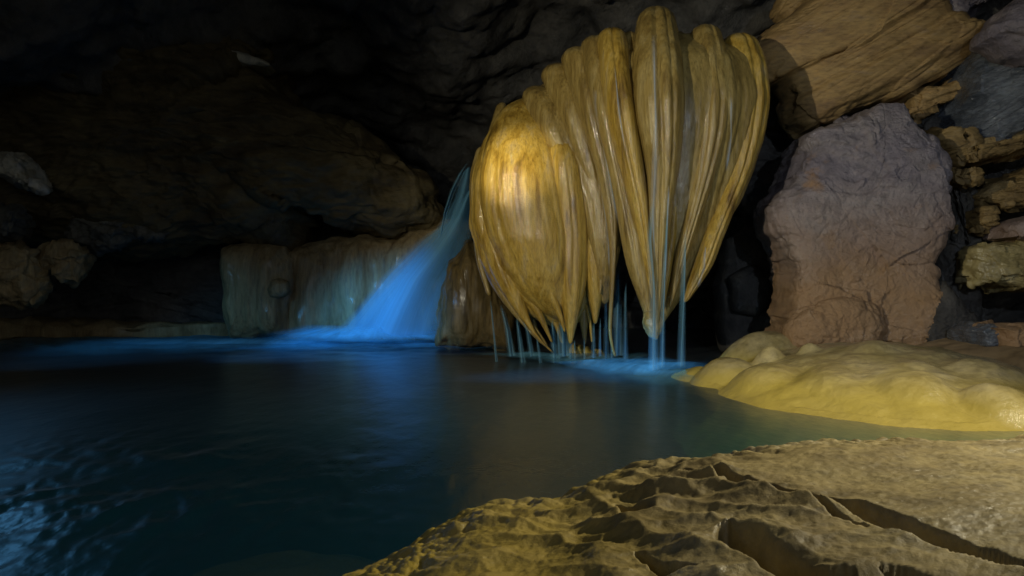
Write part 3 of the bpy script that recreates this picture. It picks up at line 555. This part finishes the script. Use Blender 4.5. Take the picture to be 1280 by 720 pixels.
# ------------------------------------------------------------------ falling water
def veil(name, left, right, dl, dr, mat, parent=None, nu=40, nv=90, bulge=.25, thick=0.0):
    """curved sheet of falling water between two pixel edge lines at given distances"""
    l = resample(left, nv, False); r = resample(right, nv, False); u = np.linspace(0, 1, nu)
    U, Vv = np.meshgrid(u, np.linspace(0, 1, nv)); px = l[:, :1]*(1-U)+r[:, :1]*U; py = l[:, 1:]*(1-U)+r[:, 1:]*U
    dtop, dbot = dl, dr; D = dtop+(dbot-dtop)*Vv**.8
    V = np.stack([X(px, D), D-bulge*np.sin(np.pi*U)+.05*np.sin(9*U+2*Vv), Z(py, D)], -1).reshape(-1, 3)
    return link(name, V, gridq(nv, nu), mat, parent, uv=np.stack([U.ravel(), Vv.ravel()], 1))
wf = empty('waterfall', (X(520, 17), 17, 0), 'blue long-exposure waterfall fanning down left of the golden flowstone', 'waterfall')
veil('main_fan', [(578, 214), (566, 250), (545, 285), (500, 330), (455, 375), (418, 424)], [(596, 206), (594, 250), (590, 300), (576, 340), (562, 380), (556, 424)], 15.6, 16.6, M['fall'], wf)
veil('main_fan', [(584, 240), (560, 275), (528, 310), (490, 350), (468, 385), (446, 424)], [(596, 240), (592, 290), (584, 320), (570, 350), (560, 385), (552, 424)], 15.4, 16.2, M['fall'], wf, bulge=.5)
veil('main_fan', [(560, 276), (520, 300), (476, 345), (440, 390), (410, 422)], [(590, 270), (580, 310), (540, 350), (515, 390), (500, 422)], 15.9, 16.9, M['fall'], wf, bulge=.2)
veil('upper_jet', [(583, 203), (572, 217), (562, 238), (554, 264), (548, 300)], [(590, 200), (580, 218), (569, 240), (560, 266), (553, 300)], 15.3, 15.5, M['stream'], wf, 12, 60, .06)
veil('splash', [(-60, 436), (0, 431), (60, 427), (120, 422)][::-1], [(560, 436), (540, 430), (520, 425), (500, 414)][::-1], 16.9, 16.4, M['foam'], wf, 90, 30, .8)
veil('splash', [(300, 424), (330, 415), (360, 410), (380, 404)][::-1], [(620, 424), (590, 419), (570, 414), (560, 404)][::-1], 16.6, 16.2, M['foam'], wf, 60, 30, .8)
ST = [  # name label, left line, width px, distance
    ([(742, 402), (742, 448)], 5, 12.5, 'thin bright blue trickle under the middle finger of the left lobe'),
    ([(702, 398), (706, 446)], 12, 12.4, 'broad pale blue trickle falling from the tip of the left lobe'),
    ([(815, 250), (812, 300), (817, 360), (817, 466)], 9, 10.75, 'main blue trickle running over the drip tip into the pool'),
    ([(834, 240), (832, 300), (829, 370), (827, 462)], 5, 10.7, 'thin blue trickle just right of the drip tip'),
    ([(856, 288), (854, 360), (851, 460)], 7, 10.7, 'blue trickle hanging free right of the drip tip'),
    ([(772, 330), (772, 446)], 11, 12.6, 'faint blue veil behind the thin root between the lobes'),
    ([(626, 380), (634, 410), (640, 446)], 8, 12.9, 'blue trickle at the far left bottom edge of the golden flowstone'),
    ([(650, 388), (660, 415), (665, 446)], 6, 12.7, 'slanting blue trickle second from the left under the left lobe'),
    ([(750, 396), (750, 446)], 3, 12.4, 'hair-thin trickle beside the middle finger of the left lobe')]
for c, w, d, lb in ST:
    k = np.linspace(.55, 1.5, len(c))
    tag(veil('water_trickle', [(a-w*f/2, b) for (a, b), f in zip(c, k)], [(a+w*f/2, b) for (a, b), f in zip(c, k)], d, d-.05, M['stream'], nu=14, nv=60, bulge=.05), lb, 'water', 'trickles falling from the golden flowstone')
ORD = ['first', 'second', 'third', 'fourth', 'fifth', 'sixth', 'seventh', 'eighth', 'ninth', 'tenth', 'eleventh', 'twelfth']
for k, (px, y0, w, lean) in enumerate([(613, 372, 2, 8), (646, 396, 4, 8), (671, 421, 2.5, 5), (690, 398, 5, 4), (697, 406, 2.5, 3), (712, 402, 4, 2), (718, 424, 2, 1), (730, 420, 2, 1), (757, 366, 3.5, 1), (764, 402, 2, 1), (782, 350, 3, 0)]):
    d = 12.75-.0014*(px-612)
    tag(veil('fine_trickle', [(px-w/2, y0), (px+lean-w*1.2, 455)], [(px+w/2, y0), (px+lean+w*1.2, 455)], d, d-.05, M['stream'], nu=8, nv=24, bulge=.02), 'hair-thin blue trickle under the left lobe, %s from the left of its row' % ORD[k], 'water', 'hair-thin trickles under the left lobe')
# threads of water and painted glint strips running down the folds, laid on the rock they run over
bpy.context.view_layer.update(); DG = bpy.context.evaluated_depsgraph_get()
from mathutils import Vector
def on_rock(px, py):
    v = Vector(((px-640)/F, 1, -(py-360)/F)); hit = S.ray_cast(DG, Vector((0, .3, CH)), v.normalized())
    return hit[1].y if hit[0] else 11.
for path, w, lb in [
    ([(744, 110), (752, 165), (762, 225), (776, 285)], 11, 'bright pale blue thread of water on the shoulder between the two lobes'),
    ([(817, 40), (818, 90), (820, 150), (818, 215), (816, 270), (819, 330)], 9, 'long pale blue thread of water down the groove of the tallest rib'),
    ([(768, 80), (774, 140), (783, 195), (792, 235)], 5, 'white glint painted as a strip left of the tallest rib'),  # highlight on the rib painted as a pale strip
    ([(914, 120), (914, 170), (908, 215)], 6, 'white glint painted as a strip on the rightmost rib'),  # pale strip stands in for a specular streak
    ([(836, 230), (834, 290), (831, 350)], 5, 'thin blue thread of water on the lower right of the tallest rib'),
    ([(884, 300), (880, 335), (872, 360)], 7, 'short painted sheen of water on the swollen lower end of the rightmost rib'),  # pale film paints the shine of the wet bulge
    ([(752, 240), (760, 290), (762, 340)], 6, 'white glint painted as a strip at the right edge of the left lobe')]:  # glint painted in white along the lobe's edge
    c = resample(path, 60, False); dd = np.array([on_rock(*q) for q in c]); e = np.pad(dd, 7, 'edge')
    dd = np.convolve(np.array([e[k:k+15].min() for k in range(60)]), [1], 'same')-.02
    dd = np.convolve(np.pad(dd, 6, 'edge'), np.ones(13)/13, 'valid'); u = np.linspace(0, 1, 9)
    wob = w*(.75+.25*np.sin(np.linspace(0, 9, 60)+len(lb)))
    px = c[:, :1]+(u-.5)*wob[:, None]; D = dd[:, None]-.02*np.sin(np.pi*u)
    V = np.stack([X(px, D), D, Z(c[:, 1:], D)], -1).reshape(-1, 3)
    tag(link('water_or_glint_thread', V, gridq(60, 9), M['film'], uv=np.stack([np.tile(u, 60), np.repeat(np.linspace(0, 1, 60), 9)], 1)), lb, 'water', 'threads of water on the golden flowstone')
# foam on the pool
def foam(pts_far, pts_near, z=.09, nu=120, nv=30):
    f = resample([ground(*p) for p in pts_far], nu, False); q = resample([ground(*p) for p in pts_near], nu, False)
    v = np.linspace(0, 1, nv)[:, None, None]; XY = f[None]*(1-v)+q[None]*v
    P = np.concatenate([XY, np.zeros((nv, nu, 1))], -1).reshape(-1, 3)
    P[:, 2] = z+.05*np.maximum(fbm(P*1.1, 3), -.3); vv = np.repeat(np.linspace(0, 1, nv), nu); P[:, 2] += .12*np.sin(np.pi*vv)**2*0
    return P, gridq(nv, nu), np.stack([np.tile(np.linspace(0, 1, nu), nv), vv], 1)
P, Q, uvs = foam([(-60, 422), (150, 420), (330, 417), (480, 416), (640, 432)], [(-60, 456), (150, 450), (330, 446), (480, 443), (660, 444)])
tag(link('foam', P, Q, M['foam'], uv=uvs, base=(-4, 16, 0)), kind='stuff')
P, Q, uvs = foam([(590, 445), (680, 446), (760, 447), (820, 450), (900, 462)], [(590, 449), (680, 458), (760, 478), (820, 492), (880, 492)])
tag(link('foam', P, Q, M['foam'], uv=uvs, base=(1.5, 11, 0)), kind='stuff')
